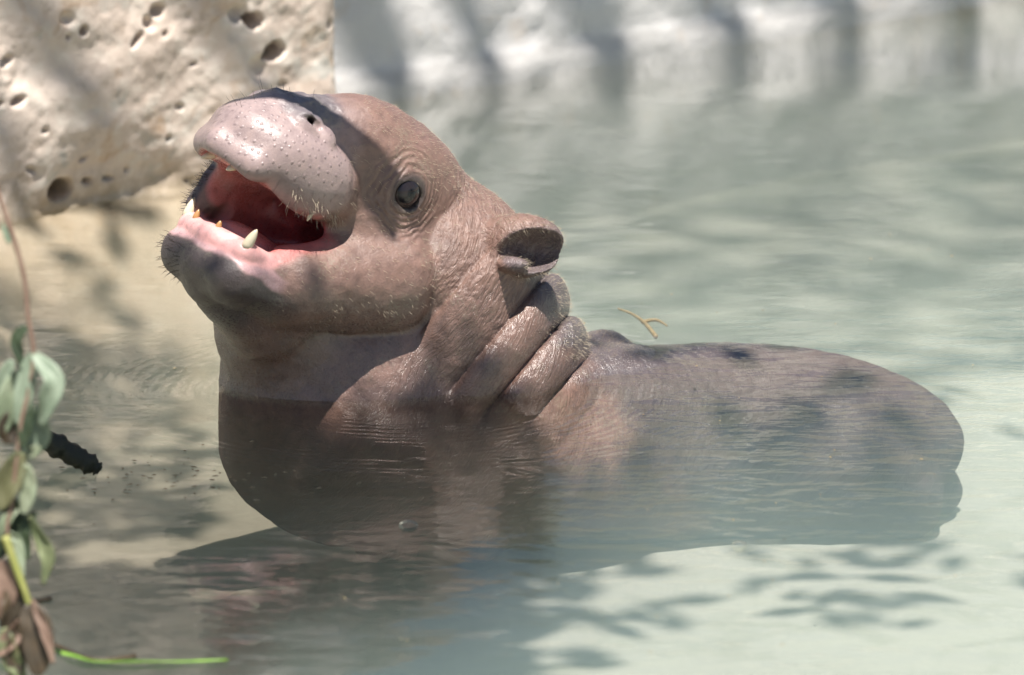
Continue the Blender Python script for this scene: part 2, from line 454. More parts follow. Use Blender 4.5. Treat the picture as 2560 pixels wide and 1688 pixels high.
def hippo_sdf(P):
    H = to_head(P).astype(np.float32); S = sym(H)
    # skull
    d = ell(H, (-60, 0, 18), (230, 150, 158))
    d = smin(d, ell(H, (62, 0, 22), (185, 134, 146)), 60)
    d = smin(d, ell(H, (-300, 0, -5), (220, 158, 142)), 80)
    d = smin(d, ell(S, (-70, 60, -130), (220, 108, 165)), 70)
    # eye socket and lids
    d = smin(d, ell(S, (-2, 118, -2), (80, 48, 78)), 40)
    q = S - (EYE + np.array([0, 4, 0])).astype(np.float32)
    rr = np.sqrt((q[:, 0] / 1.05) ** 2 + (q[:, 2] + 2) ** 2)
    lid = np.sqrt((rr - 46) ** 2 + (q[:, 1] - 3 + 0.004 * rr ** 2) ** 2) - (10 + 5 * np.clip(q[:, 2] / 46, -0.4, 1))
    d = smin(d, lid, 14)
    fold = np.sqrt((rr - 70 - 6 * np.clip(q[:, 2] / 50, -1, 1)) ** 2 + (q[:, 1] + 20) ** 2) - 14
    d = smin(d, fold, 12)
    # bridge and muzzle
    mz = muzzle(H, S)
    d = smin(d, mz, 56)
    # lower jaw
    jw = cone(S, (-110, 92, -205), (130, 98, -338), 152, 108)
    jw = smin(jw, cone(S, (130, 92, -342), (292, 88, -404), 104, 66), 40)
    jw = smin(jw, cone(S, (318, 0, -404), (294, 102, -400), 62, 58), 40)
    jw = smin(jw, cone(H, (60, 0, -425), (262, 0, -432), 125, 72), 50)
    d = smin(d, jw, 40)
    # far lip hanging down
    d = smin(d, smin(cone(H, (290, -128, -180), (305, -138, -290), 44, 34), cone(H, (200, -130, -170), (200, -138, -300), 50, 44), 30), 30)
    d = smin(d, ell(H, (190, -142, -225), (150, 34, 105)), 30)
    # mouth
    d = smax(d, -mouth_upper(H), 20)
    d = smax(d, -mouth_lower(H), 20)
    d = smin(d, gum_low(S), 14)
    d = smin(d, gum_up(S), 18)
    d = smin(d, ell(H, (165, 0, -322), (160, 84, 46), rotax(0, 0.10, 0)), 12)   # tongue
    # nostril slit
    d = smax(d, -smin(cone(S, NOS[0], NOS[1], 5, 12), smin(cone(S, NOS[1], NOS[2], 12, 15), cone(S, NOS[1], NOS_IN, 11, 9), 4), 6), 6)
    # eye opening
    d = smax(d, -ell(S, EYE + np.array([0, 24, -5]), (41, 48, 34)), 8)
    # ears
    ear = cone(S, EAR_B, EAR_C, 74, 60)
    ear = smin(ear, ell(S, EAR_C, (118, 80, 62), EAR_AX), 40)
    ear = smin(ear, cone(S, EAR_B + ear_e1 * 40 - ear_e2 * 30, EAR_B + ear_e1 * 85 - ear_e2 * 52, 52, 34), 20)
    ear = smax(ear, -smin(ell(S, EAR_H, (92, 54, 80), EAR_AX), ell(S, EAR_H - ear_e1 * 45 - ear_e2 * 16, (60, 34, 46), EAR_AX), 20), 12)
    ear = smin(ear, ell(S, EAR_H - ear_e1 * 62 - ear_e2 * 34, (40, 20, 34), EAR_AX), 16)
    d = smin(d, ear, 24)
    # ---- neck, throat, body (frame coordinates)
    nk = cone(P, (1105, 62, -680), (1200, 190, -1010), 236, 274)
    wv = neck_w(P)
    bul = np.zeros(len(P), dtype=np.float32)
    for wc, hw, am in ((1418, 76, 26), (1543, 52, 42), (1645, 52, 46), (1742, 46, 30)):
        bul = np.maximum(bul, am * np.sqrt(np.maximum(0, 1 - ((wv - wc) / hw) ** 2)))
    nk = nk - bul
    th = ell(P, (860, 10, -980), (312, 205, 380))
    th = smin(th, ell(P, (930, 40, -1110), (385, 215, 250)), 60)
    th = smin(th, ell(P, (720, -70, -800), (185, 165, 190)), 60)
    nk = smin(nk, th, 40)
    nk = smin(nk, ell(P, (1240, 150, -1170), (420, 230, 205)), 120)
    bd = ell(P, (1830, 440, -1118), (615, 255, 262))
    bd = smin(bd, ell(P, (1500, 330, -1060), (300, 250, 205)), 80)
    bd = smin(bd, ell(P, (1510, 420, -885), (80, 110, 62)), 40)
    bd = smin(bd, cone(P, (1230, 60, -1150), (1190, 60, -1330), 125, 82), 60)
    bd = smin(bd, cone(P, (980, 240, -1150), (960, 260, -1380), 120, 80), 60)
    bd = smin(bd, ell(P, (1560, 330, -1190), (330, 215, 180)), 90)
    bd = smin(bd, cone(P, (2180, 360, -1180), (2290, 330, -1270), 160, 90), 120)
    bd = smin(bd, cone(P, (2240, 540, -1150), (2380, 560, -1240), 140, 70), 90)
    nk = smin(nk, bd, 70)
    return smin(d, nk, 22).astype(np.float32)

def surface_net(fn, lo, hi, h, blk=8):
    lo = np.array(lo, dtype=np.float32)
    nb = np.ceil((np.array(hi) - lo) / (h * blk)).astype(int)
    n = nb * blk
    bi = np.stack(np.meshgrid(*[np.arange(k) for k in nb], indexing='ij'), -1).reshape(-1, 3)
    cen = lo + (bi + 0.5) * (blk * h)
    dc = np.concatenate([fn(cen[i:i + 200000].astype(np.float32)) for i in range(0, len(cen), 200000)])
    D = np.repeat(np.repeat(np.repeat(dc.reshape(nb), blk, 0), blk, 1), blk, 2)
    act = bi[np.abs(dc) < blk * h * 1.25]
    off = np.stack(np.meshgrid(*[np.arange(blk)] * 3, indexing='ij'), -1).reshape(-1, 3)
    step = 600
    for i in range(0, len(act), step):
        idx = (act[i:i + step, None, :] * blk + off[None]).reshape(-1, 3)
        D[idx[:, 0], idx[:, 1], idx[:, 2]] = fn((lo + idx * h).astype(np.float32))
    s = D < 0
    cnt = np.zeros(n - 1, dtype=np.int8)
    for a in (0, 1):
        for b in (0, 1):
            for c in (0, 1):
                cnt += s[a:n[0] - 1 + a, b:n[1] - 1 + b, c:n[2] - 1 + c]
    cells = np.argwhere((cnt > 0) & (cnt < 8))
    cid = np.full(n - 1, -1, dtype=np.int64)
    cid[cells[:, 0], cells[:, 1], cells[:, 2]] = np.arange(len(cells))
    acc = np.zeros((len(cells), 3)); num = np.zeros(len(cells))
    corners = [(a, b, c) for a in (0, 1) for b in (0, 1) for c in (0, 1)]
    val = {c: D[cells[:, 0] + c[0], cells[:, 1] + c[1], cells[:, 2] + c[2]] for c in corners}
    for c in corners:
        for ax in range(3):
            if c[ax] == 0:
                c2 = list(c); c2[ax] = 1; c2 = tuple(c2)
                v1, v2 = val[c], val[c2]; x = (v1 < 0) != (v2 < 0)
                t = np.where(x, v1 / np.where(x, v1 - v2, 1), 0)
                p = np.tile(np.array(c, dtype=float), (len(cells), 1)); p[:, ax] = t
                acc += p * x[:, None]; num += x
    verts = lo + (cells + acc / num[:, None]) * h
    quads = []
    for ax in range(3):
        sl1 = [slice(1, n[k] - 1) for k in range(3)]; sl2 = list(sl1)
        sl2[ax] = slice(2, n[ax])
        s1 = s[tuple(sl1)]; s2 = s[tuple(sl2)]
        for flip in (False, True):
            e = np.argwhere((s1 & ~s2) if not flip else (~s1 & s2)) + 1
            u, v = (ax + 1) % 3, (ax + 2) % 3
            def cc(du, dv):
                q = e.copy(); q[:, u] -= du; q[:, v] -= dv
                return cid[q[:, 0], q[:, 1], q[:, 2]]
            q = np.stack([cc(1, 1), cc(0, 1), cc(0, 0), cc(1, 0)], 1)
            quads.append(q[:, ::-1] if flip else q)
    quads = np.concatenate(quads)
    quads = quads[(quads >= 0).all(1)]
    return verts, quads

VOX = 4.0
hv, hq = surface_net(hippo_sdf, (380, -620, -1530), (2520, 780, -180), VOX)
def sdf_normals(P, e=3.0):
    g = []
    for ax in range(3):
        dlt = np.zeros(3, dtype=np.float32); dlt[ax] = e
        g.append(hippo_sdf((P + dlt).astype(np.float32)) - hippo_sdf((P - dlt).astype(np.float32)))
    g = np.stack(g, -1); return g / (np.linalg.norm(g, axis=1)[:, None] + 1e-9)
def ss(x, a, b):
    t = np.clip((x - a) / (b - a), 0, 1); return t * t * (3 - 2 * t)
HV = to_head(hv); HS = HV.copy(); HS[:, 1] = np.abs(HS[:, 1])

# folds and unevenness of the skin
def bridge_mask(nz_):
    return ss(HV[:, 2] + 0.20 * HV[:, 0] + 12 * nz_ - 0.12 * np.abs(HV[:, 1]), 58, 84) * ss(HV[:, 0] + 10 * nz_, 215, 260) * ss(HV[:, 0], 430, 380)
_n = sdf_normals(hv)
_z = fbm(hv, 1 / 60.0, 4, 3)
_inm = ss(np.minimum(mouth_upper(HV.astype(np.float32)), mouth_lower(HV.astype(np.float32))), 2, 18)
_de = np.sqrt((HS[:, 0]) ** 2 + (HS[:, 2] + 4) ** 2 + (0.6 * (HS[:, 1] - 142)) ** 2)
_dis = 2.6 * fbm(hv, 1 / 55.0, 3, 61) * _inm
_dis += 6.0 * bridge_mask(_z) * fbm(hv, 1 / 24.0, 2, 71)
_w = fbm(hv, 1 / 50.0, 2, 81)
_below = ss(HS[:, 2] - 0.5 * HS[:, 0], 40, -30)
_dis += (0.6 + 1.6 * _below) * np.sin((_de + 16 * _w) * 0.36) * ss(_de, 62, 76) * ss(_de, 135, 90)
_tl = ss(HS[:, 0], -110, -170) * ss(HS[:, 0], -420, -330) * ss(HS[:, 2], -230, -120) * ss(_n @ hl * np.sign(HV[:, 1]), 0.1, 0.5)
_dis += 0.9 * _tl * np.sin((HS[:, 0] + 0.25 * HS[:, 2] + 18 * _w) * 0.42)
_mu = ss(HV[:, 0] + 0.35 * np.abs(HV[:, 1]), 225, 310) * ss(HV[:, 2], -245, -215)
hv = hv + _n * (_dis * (1 - 0.6 * _mu * (1 - bridge_mask(_z))))[:, None]
# colour of the skin, by body region, with some shade painted in
nz = _z; nz2 = fbm(hv, 1 / 160.0, 3, 13)
C = np.zeros((len(hv), 3)); C[:] = (0.215, 0.130, 0.104)
def paint(mask, c):
    global C
    mask = np.clip(mask, 0, 1)[:, None]; C = C * (1 - mask) + np.array(c) * mask
up_ = HV[:, 2]
paint(ss(nz2, -0.1, 0.7) * 0.6, (0.18, 0.118, 0.10))
paint(ss(nz, 0.1, 0.8) * 0.35, (0.31, 0.185, 0.15))
is_head = ss(-np.asarray([0]), 0, 1)
top = ss(HV[:, 2] + 25 * nz, 110, 175) * ss(HV[:, 0], 220, 100) * ss(HV[:, 0], -380, -330)
paint(top * 0.5, (0.20, 0.125, 0.11))
# dark grey spine; shade of ear and head painted on the neck rolls
spine = ss(hv[:, 2] + 25 * nz, -905, -845) * ss(hv[:, 0], 1330, 1420)
spine = np.maximum(spine, ss(hv[:, 0] + 0.75 * hv[:, 2] + 25 * nz, 745, 830) * ss(-hv[:, 2], 600, 680) * ss(hv[:, 0], 1210, 1260))
paint(spine * 0.75, (0.095, 0.087, 0.092))
# muzzle
mzm = ss(HV[:, 0] + 0.35 * np.abs(HV[:, 1]) + 22 * nz, 200, 290) * ss(HV[:, 2], -245, -215)
paint(mzm, (0.345, 0.258, 0.248))
bridge = ss(HV[:, 2] + 0.20 * HV[:, 0] + 12 * nz - 0.12 * np.abs(HV[:, 1]), 58, 84) * ss(HV[:, 0] + 10 * nz, 215, 260) * ss(HV[:, 0], 430, 380)
paint(bridge * 0.8, (0.125, 0.115, 0.125))  # dark nose skin, with the shade band across it painted in
# chin: dark skin, its shade below the lip painted in too
chin = ss(HV[:, 0] + 20 * nz, 120, 215) * ss(HV[:, 2] + 12 * nz, -365, -392)
paint(chin * 0.92, (0.085, 0.068, 0.068))
farl = ss(cone(HV.astype(np.float32), (300, -125, -200), (318, -138, -285), 42, 32), 12, 0) * ss(HV[:, 1], -118, -132)
paint(farl * 0.9, (0.09, 0.075, 0.085))
lipm = ss(HV[:, 0] + 15 * nz, 200, 250) * ss(np.abs(HV[:, 2] + 362 + 8 * nz), 26, 12)
paint(lipm, (0.54, 0.34, 0.345))
# mouth lining
HSf = HS.astype(np.float32)
inn = np.minimum(mouth_upper(HV.astype(np.float32)), mouth_lower(HV.astype(np.float32)))
pink = ss(inn, 16, 3)
gpink = ss(gum_low(HSf), 12, 2) * ss(HV[:, 2], -380, -362)
upink = ss(gum_up(HSf), 14, 2) * ss(HV[:, 2], -140, -158)
pink = np.maximum(pink, upink)
paint(pink, (0.60, 0.225, 0.21))
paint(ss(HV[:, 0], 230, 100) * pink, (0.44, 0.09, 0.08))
paint(gpink, (0.76, 0.41, 0.39))
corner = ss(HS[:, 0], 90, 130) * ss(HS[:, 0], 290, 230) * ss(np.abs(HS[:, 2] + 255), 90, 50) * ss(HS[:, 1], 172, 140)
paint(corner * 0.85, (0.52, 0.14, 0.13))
# ear cup
eh = ell(HS.astype(np.float32), EAR_H, (88, 56, 78), EAR_AX)
paint(ss(eh, 10, -2) * 0.75, (0.15, 0.115, 0.12))
paint(ss(np.minimum(cone(HSf, NOS[1], 0.5 * (NOS[1] + NOS[2]), 10, 11), cone(HSf, NOS[1], NOS_IN, 11, 9)), 4.5, 0.5) * 0.9, (0.03, 0.025, 0.025))  # darkness inside the nostril hole, painted in
paint(ss(np.linalg.norm(HS - EYE, axis=1), 62, 46) * 0.85, (0.05, 0.042, 0.042))

W = frame_to_world(hv)
M_dummy = None
def skin_mat():
    t = NT('wet_hippo_skin'); v = t.coord('Object')
    hp = t.attr('hp').outputs['Vector']; c = t.attr('skin').outputs['Color']
    muz = t.attr('muz').outputs['Fac']; wet = t.attr('wetness').outputs['Fac']; mou = t.attr('mou').outputs['Fac']
    n1 = t.noise(hp, 0.035, 6, 0.62); n2 = t.noise(hp, 0.16, 5, 0.6)
    c = t.mix(t.ramp(n1, [(0.35, 0.55), (0.5, 0.0), (1.0, 0.0)]), c, t.mix(1.0, c, (0.66, 0.64, 0.66), 'MULTIPLY'))
    c = t.mix(t.ramp(n1, [(0.5, 0.0), (0.68, 0.45)]), c, t.mix(1.0, c, (1.28, 1.22, 1.16), 'MULTIPLY'))
    # pores of the muzzle
    cv = t.node('ShaderNodeCombineXYZ', {0: t.vmath('DOT_PRODUCT', hp, (0.79, -0.61, 0.0)), 1: t.vmath('DOT_PRODUCT', hp, (0.35, 0.45, -0.82))})
    vor = t.node('ShaderNodeTexVoronoi', {'Scale': 0.047, 'Randomness': 0.6}, voronoi_dimensions='2D'); t.l.new(cv.outputs[0], vor.inputs['Vector'])
    dot = t.math('MULTIPLY', t.ramp(vor.outputs['Distance'], [(0.07, 1.0), (0.20, 0.0)]), muz)
    c = t.mix(t.math('MULTIPLY', dot, 0.45), c, (0.20, 0.15, 0.15))
    # dried algae flecks
    alg = t.math('MULTIPLY', t.ramp(t.noise(hp, 0.011, 4, 0.6), [(0.52, 0.0), (0.64, 1.0)]), t.ramp(n2, [(0.46, 0.0), (0.6, 1.0)]))
    alg = t.math('MULTIPLY', alg, t.math('SUBTRACT', 1.0, t.math('MAXIMUM', muz, mou), clamp=True))
    c = t.mix(t.math('MULTIPLY', alg, 0.4), c, (0.26, 0.235, 0.17))
    # creases round the eye
    de = t.vmath('DISTANCE', t.vmath('MULTIPLY', hp, (1.0, 0.6, 0.9)), tuple(np.array(EYE) * np.array([1, .6, .9]) + np.array([0, 0, 4])))
    wob = t.noise(hp, 0.02, 3)
    rg = t.math('SINE', t.math('MULTIPLY', t.math('ADD', de, t.math('MULTIPLY', wob, 26.0)), 0.42))
    rgm = t.ramp(t.math('DIVIDE', de, 200.0), [(0.18, 0.0), (0.26, 1.0), (0.42, 0.7), (0.62, 0.0)])
    rg = t.math('MULTIPLY', rg, rgm)
    # fine lines across the temple and the neck rolls
    fold = t.attr('fold').outputs['Fac']
    ln = t.noise(t.mapping(hp, (0.085, 0.02, 0.012)), 1.0, 3, 0.6, 0.8)
    ln = t.ramp(t.math('ABSOLUTE', t.math('SUBTRACT', ln, 0.5)), [(0.0, 0.0), (0.10, 1.0)])
    lines = t.math('MULTIPLY', ln, fold)
    h = t.math('ADD', t.math('MULTIPLY', n2, 0.35), t.math('MULTIPLY', n1, 0.55))
    n3 = t.noise(hp, 0.45, 3, 0.6)
    h = t.math('ADD', h, t.math('MULTIPLY', n3, 0.25))
    h = t.math('MULTIPLY', h, t.math('SUBTRACT', 1.0, t.math('MULTIPLY', t.math('MAXIMUM', muz, mou), 0.5)))
    h = t.math('ADD', h, t.math('MULTIPLY', dot, 0.28))
    h = t.math('ADD', h, t.math('MULTIPLY', rg, 0.28))
    h = t.math('ADD', h, t.math('MULTIPLY', lines, 0.40))
    nr = t.bump(h, 0.85, 0.0012)
    rr = t.math('ADD', 0.50, t.math('MULTIPLY', t.math('SUBTRACT', n2, 0.5), 0.5))
    rr = t.math('SUBTRACT', rr, t.math('ADD', t.math('MULTIPLY', wet, 0.22), t.math('MULTIPLY', mou, 0.18)), clamp=True)
    dry = t.attr('above').outputs['Fac']      # skin under water has no wet shine of its own
    p = t.principled(Base_Color=c, Roughness=rr, Normal=nr, Specular_IOR_Level=t.math('MULTIPLY', dry, 0.55))
    t.set(p.inputs['Coat Weight'], t.math('MULTIPLY', dry, t.math('ADD', 0.2, t.math('MULTIPLY', wet, 0.6)))); p.inputs['Coat Roughness'].default_value = 0.2
    t.l.new(nr, p.inputs['Coat Normal'])
    p.inputs['Subsurface Weight'].default_value = 0.0
    p.inputs['Subsurface Radius'].default_value = (1.0, 0.4, 0.3); p.inputs['Subsurface Scale'].default_value = 0.004
    return t.m
M_skin = skin_mat()
base_pt = frame_to_world(np.array([1500.0, 250, -1500])); base_pt[2] = FLOOR
hippo = empty('pygmy_hippo', base_pt)
tag(hippo, 'brown baby pygmy hippo in the pool, head raised and mouth wide open', 'hippo')
body = mesh_obj('body', W, hq, M_skin, hippo)
me = body.data
def vattr(name, data, typ='FLOAT'):
    a = me.attributes.new(name, typ, 'POINT')
    a.data.foreach_set({'FLOAT': 'value', 'FLOAT_VECTOR': 'vector', 'FLOAT_COLOR': 'color'}[typ], np.ascontiguousarray(data, dtype=np.float32).ravel())
vattr('skin', np.concatenate([C, np.ones((len(C), 1))], 1), 'FLOAT_COLOR')
vattr('hp', HV, 'FLOAT_VECTOR')
vattr('above', ss(W[:, 2], -0.004, 0.001))
muzw = mzm * (1 - pink) * (1 - bridge) * ss(HV[:, 2], -200, -170)
vattr('muz', np.clip(muzw, 0, 1))
vattr('mou', np.clip(np.maximum(np.maximum(pink, gpink), lipm), 0, 1))
wt = ss(-hv[:, 2], 640, 800) * 0.9 + mzm * 0.3
vattr('wetness', np.clip(wt, 0, 1))
foldm = ss(HS[:, 0], -110, -170) * ss(HS[:, 0], -420, -330) * ss(HS[:, 2], -230, -120)
foldm = np.maximum(foldm, 0.8 * ss(neck_w(hv), 1340, 1380) * ss(-hv[:, 2], 640, 720))
vattr('fold', np.clip(foldm, 0, 1))

# ---- eyes
def uv_sphere(c, r, nu=32, nv=20):
    V = []; F = []
    for j in range(nv + 1):
        for i in range(nu):
            th = math.pi * j / nv; ph = 2 * math.pi * i / nu
            V.append((c[0] + r * math.sin(th) * math.cos(ph), c[1] + r * math.sin(th) * math.sin(ph), c[2] + r * math.cos(th)))
    for j in range(nv):
        for i in range(nu):
            F.append((j * nu + i, (j + 1) * nu + i, (j + 1) * nu + (i + 1) % nu, j * nu + (i + 1) % nu))
    return V, F
def eye_mat():
    t = NT('dark_wet_eye'); v = t.coord('Object')
    t_ = t.attr('iris').outputs['Fac']; n = t.noise(v, 900, 4)
    c = t.ramp(t_, [(0.0, (0.006, 0.006, 0.008)), (0.28, (0.010, 0.010, 0.013)), (0.36, (0.030, 0.024, 0.024)), (0.80, (0.018, 0.015, 0.018)), (0.92, (0.02, 0.016, 0.016)), (1.0, (0.12, 0.085, 0.075))])
    c = t.mix(t.math('MULTIPLY', n, 0.5), c, t.mix(1.0, c, (0.5, 0.5, 0.6), 'MULTIPLY'))
    p = t.principled(Base_Color=c, Roughness=0.06, Specular_IOR_Level=0.3)
    p.inputs['Coat Weight'].default_value = 0.3; p.inputs['Coat Roughness'].default_value = 0.02
    return t.m
M_eye = eye_mat()
for sgn in (1, -1):
    c = EYE * np.array([1, sgn, 1]); c = c + np.array([0, -14 * sgn, 0])
    V, F = uv_sphere((0, 0, 0), EYE_R)
    V = np.array(V)
    look = np.array([0.12, sgn * 1.0, 0.06]); look /= np.linalg.norm(look)
    ir = np.arccos(np.clip((V / EYE_R) @ look, -1, 1)) / 0.85
    e = mesh_obj('eye', frame_to_world(from_head(V + c)), F, M_eye, hippo)
    a = e.data.attributes.new('iris', 'FLOAT', 'POINT'); a.data.foreach_set('value', np.clip(ir, 0, 1).astype(np.float32))
    tag(e, 'dark shiny eye with wet rim')

# ---- teeth
def ivory_mat():
    t = NT('ivory_tooth'); v = t.coord('Object'); n = t.noise(v, 300, 4)
    c = t.mix(n, (0.66, 0.55, 0.36), (0.78, 0.71, 0.55))
    t.principled(Base_Color=c, Roughness=0.25); return t.m
def stain_mat():
    t = NT('stained_tooth'); v = t.coord('Object'); n = t.noise(v, 500, 3)
    c = t.mix(n, (0.34, 0.15, 0.05), (0.55, 0.32, 0.14))
    t.principled(Base_Color=c, Roughness=0.3); return t.m
M_ivory = ivory_mat(); M_stain = stain_mat()
def tooth(base, tip, r, mat, label=None):
    base = np.array(base, float); tip = np.array(tip, float)
    bend = np.array([0, 0, 1.0]) * 0
    pts = [base + (tip - base) * f for f in (-0.3, 0.0, 0.25, 0.5, 0.75, 0.9, 1.0)]
    rad = np.array([1.0, 1.05, 1.0, 0.85, 0.6, 0.36, 0.1]) * r
    V, F = tube(frame_to_world(from_head(np.array(pts))), rad * PX, 10)
    o = mesh_obj('tooth', V, F, mat, hippo)
    if label: tag(o, label)
for s_ in (1, -1):
    tooth((334, 126 * s_, -322), (338, 132 * s_, -280), 13, M_ivory, 'pointed ivory lower canine')
    if s_ > 0: tooth((222, 138 * s_, -172), (222, 140 * s_, -196), 6, M_ivory)
    tooth((425, 48 * s_, -170), (452, 52 * s_, -196), 11, M_ivory)
for b_ in (-72, 20):
    tooth((352, b_, -324), (356, b_, -302), 8, M_stain, 'short brown lower incisor')

# ------------------------------------------------------------------ water: one closed body, its top drawn up a little where it wets the hippo
def axis(lo, a, b, hi, step):
    fine_ = np.arange(a, b, step); k = np.geomspace(step, 0.12, 24)
    left = a - np.cumsum(k); right = fine_[-1] + np.cumsum(k)
    return np.concatenate([[lo], np.sort(left[left > lo + 0.01]), fine_, right[right < hi - 0.01], [hi]])
wx = axis(-1.69, -0.205, 0.12, 1.89, 0.0010); wy = axis(-1.79, -0.13, 0.16, 1.59, 0.0014)
GX, GY = np.meshgrid(wx, wy, indexing='ij'); n, m = GX.shape
top_ = np.stack([GX, GY, GX * 0], -1).reshape(-1, 3)
rel = top_ - CEN
fp = np.stack([rel @ RIGHT / PX + 1280, rel @ FWD / PX, rel @ UPV / PX - 844], -1).astype(np.float32)
near = (np.abs(fp[:, 0] - 1100) < 800) & (np.abs(fp[:, 1] - 100) < 800)
ds = np.full(len(fp), 1e3, dtype=np.float32); ds[near] = hippo_sdf(fp[near])
top_[:, 2] = 0.0016 * np.exp(-np.clip(ds, 0, None) * PX / 0.0035)
bot = top_.copy(); bot[:, 2] = FLOOR - 0.02
ed = [i * m for i in range(n)] + [(n - 1) * m + j for j in range(1, m)] + [i * m + m - 1 for i in range(n - 2, -1, -1)] + [j for j in range(m - 2, 0, -1)]
nv_ = len(top_)
V = np.concatenate([top_, bot[ed]])
F = [tuple(q) for q in grid_faces(n, m)]
for k in range(len(ed)):
    k2 = (k + 1) % len(ed)
    F.append((ed[k2], ed[k], nv_ + k, nv_ + k2))
F.append(tuple(nv_ + k for k in range(len(ed) - 1, -1, -1)))
w = mesh_obj('water', V, F, M_water)
for p_ in list(w.data.polygons)[len(F) - len(ed) - 1:]: p_.use_smooth = False
w.data.polygons[len(F) - 1].use_smooth = False
tag(w, 'milky green pool water', kind='structure')
# ---- hairs: bristles and fuzz growing out of the skin
def hairs(name, mask, count, length, rad, mat, droop=0.15, lean=(0, 0, 0), label=None, parent=hippo, seed=1):
    r_ = np.random.default_rng(seed)
    idx = np.where(mask)[0]
    if len(idx) == 0: return
    idx = r_.choice(idx, min(count, len(idx)), replace=False)
    P = hv[idx]; Nn = sdf_normals(P)
    parts = []
    for p, nn in zip(P, Nn):
        L = length * r_.uniform(0.5, 1.25)
        d0 = nn + 0.35 * r_.normal(size=3) + np.array(lean); d0 /= np.linalg.norm(d0)
        bend = 0.35 * r_.normal(size=3) + np.array([0, 0, -droop])
        pts = [p - nn * 1.0, p + d0 * L * 0.4 + bend * L * 0.08, p + d0 * L * 0.75 + bend * L * 0.25, p + d0 * L + bend * L * 0.45]
        parts.append(tube(frame_to_world(np.array(pts)), np.array([1, 0.85, 0.6, 0.15]) * rad * PX, 3, False))
    V, F = join(parts)
    o = mesh_obj(name, V, F, mat, parent)
    tag(o, label, kind='stuff')
M_hair_pale = flat_mat('pale_hair', (0.50, 0.40, 0.28), (0.66, 0.58, 0.45), 400, 0.4)
M_hair_dark = flat_mat('dark_hair', (0.05, 0.042, 0.04), (0.12, 0.095, 0.08), 400, 0.4)
Hx, Hy, Hz = HV[:, 0], HV[:, 1], HV[:, 2]
px_, pz_ = hv[:, 0], -hv[:, 2]
outs = pink < 0.1
hairs('bristles', (Hx > 300) & (Hz > -60) & outs & (Hy < 40), 22, 26, 0.6, M_hair_dark, 0.0, (-0.2, 0, 0.4), 'sparse dark bristles on the nose', seed=2)
hairs('bristles', (Hx > 60) & (Hz < -385) & (Hz > -470) & (px_ < 640) & (Hy < -20), 170, 20, 0.8, M_hair_dark, 0.1, (-0.4, 0, 0), 'short dark bristles on the chin', seed=3)
hairs('bristles', (Hx > 120) & (Hx < 330) & (Hy > 70) & (Hz < -140) & (Hz > -200) & outs, 75, 17, 0.6, M_hair_pale, 0.4, (0, 0, -0.3), 'pale bristles along the upper lip', seed=4)
hairs('bristles', farl > 0.5, 120, 16, 0.8, M_hair_dark, 0.1, (-0.4, 0, 0), 'dark bristles on the far lip', seed=5)
er = ell(HS.astype(np.float32), EAR_C, (118, 80, 62), EAR_AX)
earz = (er < 14) & (np.linalg.norm(HS - EAR_C, axis=1) < 150) & (Hy > 0)
hairs('ear_fringe', earz, 700, 13, 0.36, M_hair_pale, 0.2, (1.0, -0.3, -0.3), 'pale fuzz round the ear', seed=6)
crown = (Hz > 60) & (Hx < 180) & (Hx > -500) & (pz_ < 640)
hairs('fuzz', crown, 2600, 9, 0.3, M_hair_pale, 0.1, (1.1, 0, -0.6), 'fine pale fuzz on the crown', seed=7)
nape = (px_ > 1230) & (px_ < 1620) & (pz_ > 560) & (pz_ < 900) & (hv[:, 1] > -60)
hairs('fuzz', nape, 2400, 10, 0.34, M_hair_pale, 0.1, (0.9, 0, -0.9), 'fine pale fuzz on the nape', seed=8)
cheekm = (Hx > -200) & (Hx < 200) & (Hy > 80) & (Hz < 60) & (pz_ < 900)
hairs('fuzz', cheekm & outs, 420, 12, 0.36, M_hair_pale, 0.2, (1.0, 0, -0.8), 'scattered pale hairs on the cheek', seed=9)

# ------------------------------------------------------------------ unseen slats added over the pool, each laid to throw a shadow stripe
M_wood = flat_mat('grey_timber', (0.22, 0.17, 0.12), (0.34, 0.28, 0.21), 14, 0.75)
lat = empty('shadow_slats', (0.9, -0.9, FLOOR))
tag(lat, 'unseen timber slats added to throw the shadow stripes', 'lattice')
def slat(P1, P2, H, width, e1=0.0, e2=0.0):
    P1 = np.asarray(P1); P2 = np.asarray(P2)
    Q1 = P1 + SUN * ((H - P1[2]) / SUN[2]); Q2 = P2 + SUN * ((H - P2[2]) / SUN[2])
    d = Q2 - Q1; L = np.linalg.norm(d); d /= L
    Q1 = Q1 - d * e1; Q2 = Q2 + d * e2
    side = np.cross(d, [0, 0, 1.0]); side /= np.linalg.norm(side)
    hw = side * width / 2; hz = np.array([0, 0, 0.006])
    V = []
    for q in (Q1, Q2):
        V += [q - hw - hz, q + hw - hz, q + hw + hz, q - hw + hz]
    F = [(0, 1, 2, 3), (7, 6, 5, 4), (0, 4, 5, 1), (1, 5, 6, 2), (2, 6, 7, 3), (3, 7, 4, 0)]
    return mesh_obj('slat', V, F, M_wood, lat, smooth=False)
def wallp(px, py): return on_plane(px, py, A, wnrm)
def rockp(px, py): return on_plane(px, py, R0, rn)
def upto(P1, P2, z):       # the line P2->P1 carried on to height z
    t = (z - P2[2]) / (P1[2] - P2[2]); return P2 + (P1 - P2) * t
